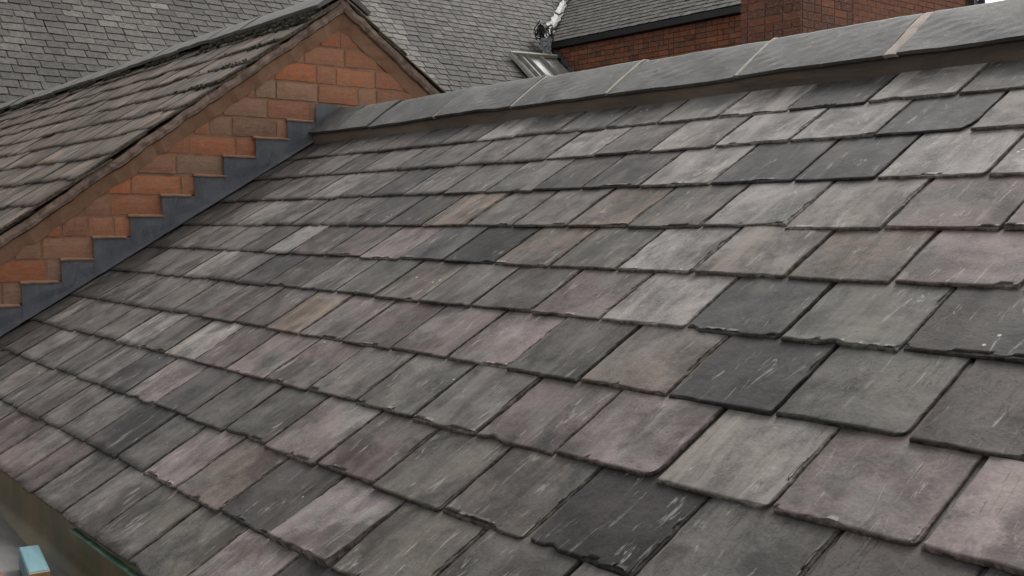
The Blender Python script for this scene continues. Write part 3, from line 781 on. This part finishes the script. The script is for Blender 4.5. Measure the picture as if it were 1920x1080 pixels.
# lead apron at the foot of the valley, with raised rolls and a pale rim
def apx(x, y, h):
    r = ray(x, y); return r*((PC+NA*h).dot(NA)/r.dot(NA))
q = [apx(955, 103, .04), apx(1042, 110, .04), apx(1078, 146, .04), apx(1008, 162, .04)]
V, F = [], []
nu, nv = 24, 8
for i in range(nu+1):
    for j in range(nv+1):
        s, t = i/nu, j/nv; p = (q[0]*(1-s)+q[1]*s)*(1-t)+(q[3]*(1-s)+q[2]*s)*t
        h = .055*math.exp(-((s-.03)/.03)**2)+.035*math.exp(-((s-.24)/.03)**2)+.03*math.exp(-((s-.36)/.025)**2)-.03*math.exp(-((s-.15)/.06)**2)+.03*math.exp(-((s-.72)/.02)**2)
        V.append(p+NA*h)
for i in range(nu):
    for j in range(nv): F.append((i*(nv+1)+j, i*(nv+1)+j+1, (i+1)*(nv+1)+j+1, (i+1)*(nv+1)+j))
link('valley_apron', mesh('valley_apron', V, F, True), big, mat=M_LEADL)
for (s_, w_, mt) in ((.012, .035, M_JOINT), (.16, .018, M_LEADL), (.30, .016, M_LEADL), (.62, .014, M_LEADL)):
    a_, b_ = q[0]*(1-s_)+q[1]*s_, q[3]*(1-s_)+q[2]*s_
    dd = (b_-a_).normalized(); sd2 = dd.cross(NA).normalized()
    V, F = strip([(-w_, 0), (-w_*.6, .05), (0, .07), (w_*.6, .05), (w_, 0)], [(a_, sd2, NA), (b_, sd2, NA)], True)
    link('lead_roll', mesh('lead_roll', V, F), big, mat=mt)
a_, b_ = q[0], q[1]; dd = (b_-a_).normalized(); sd2 = dd.cross(NA).normalized()
V, F = strip([(-.03, .02), (-.02, .075), (.02, .075), (.03, .02)], [(a_, sd2, NA), (b_, sd2, NA)], True)
link('lead_rim', mesh('lead_rim', V, F), big, mat=M_JOINT)
for k in range(6):                          # small steps of lead up the wall foot
    z1 = PC.z-.02-k*.168; x = PC.x+(PC.z-z1)/math.tan(AA)*1.0
    me = mesh('wall_flashing', [(x-.05, YB-.016, z1-.32), (x+.24, YB-.016, z1-.32), (x+.24, YB-.016, z1-.10), (x+.08, YB-.016, z1), (x-.05, YB-.016, z1), (x-.05, YB-.006, z1-.32), (x+.24, YB-.006, z1-.32), (x+.24, YB-.006, z1-.10), (x+.08, YB-.006, z1), (x-.05, YB-.006, z1)],
              [(0, 1, 2, 3, 4), (9, 8, 7, 6, 5), (0, 5, 6, 1), (1, 6, 7, 2), (2, 7, 8, 3), (3, 8, 9, 4), (4, 9, 5, 0)])
    link('wall_flashing', me, big, mat=plain('wall_lead', (.10, .11, .125), (.15, .16, .175), 8, .5) if k == 0 else bpy.data.materials['wall_lead'])
# crumpled sheet, wire tangle and rod at the valley mouth
cp = on_axis(1024, 88, 1, YB-.30)
V, F = [], []
for i in range(9):
    for j in range(9):
        s, t = i/8-.5, j/8-.5; wd = .20+.16*(.5-t)
        V.append(cp+Vector((s*2*wd*.62+t*.05, -.08+.10*math.cos(s*2.4)+R6.uniform(-.025, .025), t*.30+R6.uniform(-.02, .02)-.06*s*(1 if t < -.3 else 0))))
for i in range(8):
    for j in range(8): F.append((i*9+j, (i+1)*9+j, (i+1)*9+j+1, i*9+j+1))
sh = tag(link('plastic_sheet', mesh('plastic_sheet', V, F), mat=M_SHEET), 'crumpled pale plastic sheet hanging at the mouth of the valley', 'plastic sheet')
md = sh.modifiers.new('thickness', 'SOLIDIFY'); md.thickness = .004
cw = bpy.data.curves.new('wire_tangle', 'CURVE'); cw.dimensions = '3D'; cw.bevel_depth = .011; cw.bevel_resolution = 1
for k in range(12):
    sp = cw.splines.new('POLY'); sp.points.add(9); a0 = R6.uniform(0, 6)
    base = on_axis(R6.choice((1012, 1014, 1018, 1030, 1034)), R6.uniform(54, 66), 1, YB-.25)
    for i in range(10):
        a = a0+i*.75; r_ = R6.uniform(.05, .13); sp.points[i].co = (*(base+Vector((r_*math.cos(a), R6.uniform(-.06, .06), r_*math.sin(a)*1.1))), 1)
tmp = bpy.data.objects.new('tmp', cw); COL.objects.link(tmp)
dg = bpy.context.evaluated_depsgraph_get(); me = bpy.data.meshes.new_from_object(tmp.evaluated_get(dg)); bpy.data.objects.remove(tmp)
tag(link('wire_tangle', me, mat=M_BLACK), 'tangle of black cable caught in the valley above the plastic sheet', 'cable')
pa, pb = on_axis(1019, 96, 1, YB-.45), on_axis(1017, 129, 1, YB-.45)
me = bevbox('metal_rod', -.014, .014, -.014, .014, pb.z-pa.z, 0, .004)
rod = tag(empty('metal_rod', (pb.x, pb.y, pb.z)), 'thin pale upright rod below the plastic sheet on the valley apron', 'rod')
link('rod_shaft', me, rod, Matrix.Translation(pa), M_WHITE)
link('rod_foot', bevbox('rod_foot', -.022, .022, -.022, .022, 0, .05, .004), rod, Matrix.Translation(pb-Vector((0, 0, .045))), M_BLACK)
# gable end of the front wing
GZ = PC.z+.10+2.15*math.tan(BANK)
gw = link('end_gable', mesh('end_gable', [(XE-.30, YB, -CZ), (XE-.012, YB, -CZ), (XE-.30, YB+4.3, -CZ), (XE-.012, YB+4.3, -CZ), (XE-.30, YB, PC.z+.02), (XE-.012, YB, PC.z+.02), (XE-.30, YB+4.3, PC.z+.02), (XE-.012, YB+4.3, PC.z+.02), (XE-.30, YB+2.15, GZ-.08), (XE-.012, YB+2.15, GZ-.08)],
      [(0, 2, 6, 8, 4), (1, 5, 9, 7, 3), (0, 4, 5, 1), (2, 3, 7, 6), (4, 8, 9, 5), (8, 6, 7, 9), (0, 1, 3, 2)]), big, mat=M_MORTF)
nb = 0
for k in range(-12, 12):
    z = PC.z-.03+ch*(k+.5); y = YB+.01+(.11 if k % 2 else 0)
    while y < YB+4.28:
        L_ = min(.225, YB+4.29-y)
        if z+ch/2 < GZ-.10-abs(y+L_/2-YB-2.15)*math.tan(BANK)-.08 and L_ > .05:
            px, py = proj(Vector((XE, y, z)))
            if py > -30:
                o = link('brick', BM2[0], gw, Matrix.Translation(Vector((XE-.012, y+L_/2, z))) @ Matrix.Diagonal((.03, L_-.008, ch-.008, 1))); c = R5.choice(((.20, .078, .047), (.185, .074, .048), (.22, .08, .045))); f = R5.uniform(.9, 1.1); o.color = (c[0]*f, c[1]*f, c[2]*f, 1)
        y += L_
for s in (1, -1):
    d = Vector((0, s*math.cos(BANK), -math.sin(BANK))); nn = Vector((0, s*math.sin(BANK), math.cos(BANK))); a = Vector((0, YB+2.15, GZ-.02))
    V, F = strip([(XE-.2, -.07), (XE+.05, -.07), (XE+.05, .05), (XE-.2, .05)], [(a+d*t, Vector((1, 0, 0)), nn) for t in (0, 1.3, 2.72)], True)
    link('gable_coping', mesh('gable_coping', V, F), big, mat=M_RIDGE)

# ================================================================== CHIMNEY
c0 = ray(1502, 40)*10.8; cl_ = on_axis(1388, 40, 1, c0.y); cr_ = on_axis(1600, 30, 0, c0.x)
chm = tag(empty('brick_chimney', ((c0.x+cl_.x)/2, (c0.y+cr_.y)/2, -CZ)), 'square red brick chimney stack with pale joints beside the slate ridge', 'chimney')
X0, X1, Y0, Y1 = cl_.x, c0.x, c0.y, cr_.y
core = link('chimney_core', mesh('chimney_core', boxv(X0+.012, X1-.012, Y0+.012, Y1-.012, -CZ, 4.3), BF), chm, mat=M_PALEM)
R7 = random.Random(17); CHB = bevbox('brick', -.5, .5, -.5, .5, -.5, .5, .0); CHB.materials.append(M_BRICK)
C3 = [(.145, .06, .043), (.12, .056, .042), (.185, .072, .045), (.22, .08, .045), (.13, .062, .049), (.165, .062, .040)]
V, F = [], []
for k in range(60):
    hc = .0815; z = 4.25-hc*(k+.5)
    for face in (0, 1, 2, 3):
        n_len = (X1-X0) if face in (0, 2) else (Y1-Y0)
        s = 0.0; lens = []
        first = (.112 if (k+face) % 2 else .226); cur = first
        while s < n_len-.005:
            cur = min(cur, n_len-s)
            if n_len-s-cur < .06: cur = n_len-s
            lens.append((s, cur)); s += cur; cur = .226 if R7.random() < .7 else .113
        for (s, L_) in lens:
            d = .024
            if face == 0: cx, cy, sx, sy = X1-s-L_/2, Y0+.011, L_-.010, d
            elif face == 1: cx, cy, sx, sy = X1-.011, Y0+s+L_/2+.0, d, L_-.010
            elif face == 2: cx, cy, sx, sy = X0+s+L_/2, Y1-.011, L_-.010, d
            else: cx, cy, sx, sy = X0+.011, Y0+s+L_/2, d, L_-.010
            if face in (1, 3) and s == 0: cy += .012; sy -= .024
            if face in (1, 3) and s+L_ > n_len-.01: cy -= .012; sy -= .024
            M4 = Matrix.Translation(Vector((cx, cy, z))) @ Matrix.Diagonal((sx, sy, hc-.0105, 1))
            if face < 2 and 1.6 < z < 2.75:
                o = link('brick', CHB, core, M4); c = R7.choice(C3); f = R7.uniform(.8, 1.15)
                if R7.random() < .07: c = (.18, .06, .03)
                o.color = (c[0]*f, c[1]*f, c[2]*f, 1)
            else:
                q = len(V); V += [M4 @ Vector(p) for p in boxv(-.5, .5, -.5, .5, -.5, .5)]; F += [tuple(q+i for i in f) for f in BF]
o = link('brick_field', mesh('brick_field', V, F), core, mat=M_BRICKS); o['kind'] = 'stuff'
link('chimney_cap', bevbox('chimney_cap', X0-.06, X1+.06, Y0-.06, Y1+.06, 4.25, 4.38, .01), chm, mat=M_CAP)
for (px, py) in ((.27, .3), (.52, .62)):
    V, F = strip([(.0, 0), (.0, 0)], [], False) if False else ([], [])
    for j, (r_, z) in enumerate(((.12, 4.38), (.105, 4.6), (.10, 4.75), (.12, 4.76), (.12, 4.80), (.09, 4.80), (.085, 4.5))):
        for i in range(16): V.append((X0+px+r_*math.cos(i*math.pi/8), Y0+py+r_*math.sin(i*math.pi/8), z))
    for j in range(6):
        for i in range(16): F.append((j*16+i, j*16+(i+1) % 16, (j+1)*16+(i+1) % 16, (j+1)*16+i))
    link('chimney_pot', mesh('chimney_pot', V, F, True), chm, mat=M_FILLET)

# ================================================================== POLES AGAINST THE SKY
for (xa, xb, dep, mat, lab, nm) in ((1820, 1827.5, 11.0, M_BLACK, 'slim black upright pole beside the thicker navy one', 'slim_pole'), (1834, 1847, 11.4, M_NAVY, 'thicker navy upright pole standing against the pale sky', 'thick_pole')):
    c = ray((xa+xb)/2, 5)*dep; r_ = (xb-xa)/2*dep/FPX
    e = tag(empty(nm, (c.x, c.y, -CZ)), lab, 'pole')
    V, F = [], []
    for z in (-CZ, -2, 0, c.z, c.z+2.0):
        for i in range(14): V.append((c.x+r_*math.cos(i*2*math.pi/14), c.y+r_*math.sin(i*2*math.pi/14), z))
    for j in range(4):
        for i in range(14): F.append((j*14+i, j*14+(i+1) % 14, (j+1)*14+(i+1) % 14, (j+1)*14+i))
    F.append(tuple(4*14+i for i in range(14)))
    link('pole_shaft', mesh('pole_shaft', V, F, True), e, mat=mat)
    link('pole_base', bevbox('pole_base', c.x-.11, c.x+.11, c.y-.11, c.y+.11, -CZ, -CZ+.05, .01), e, mat=mat)
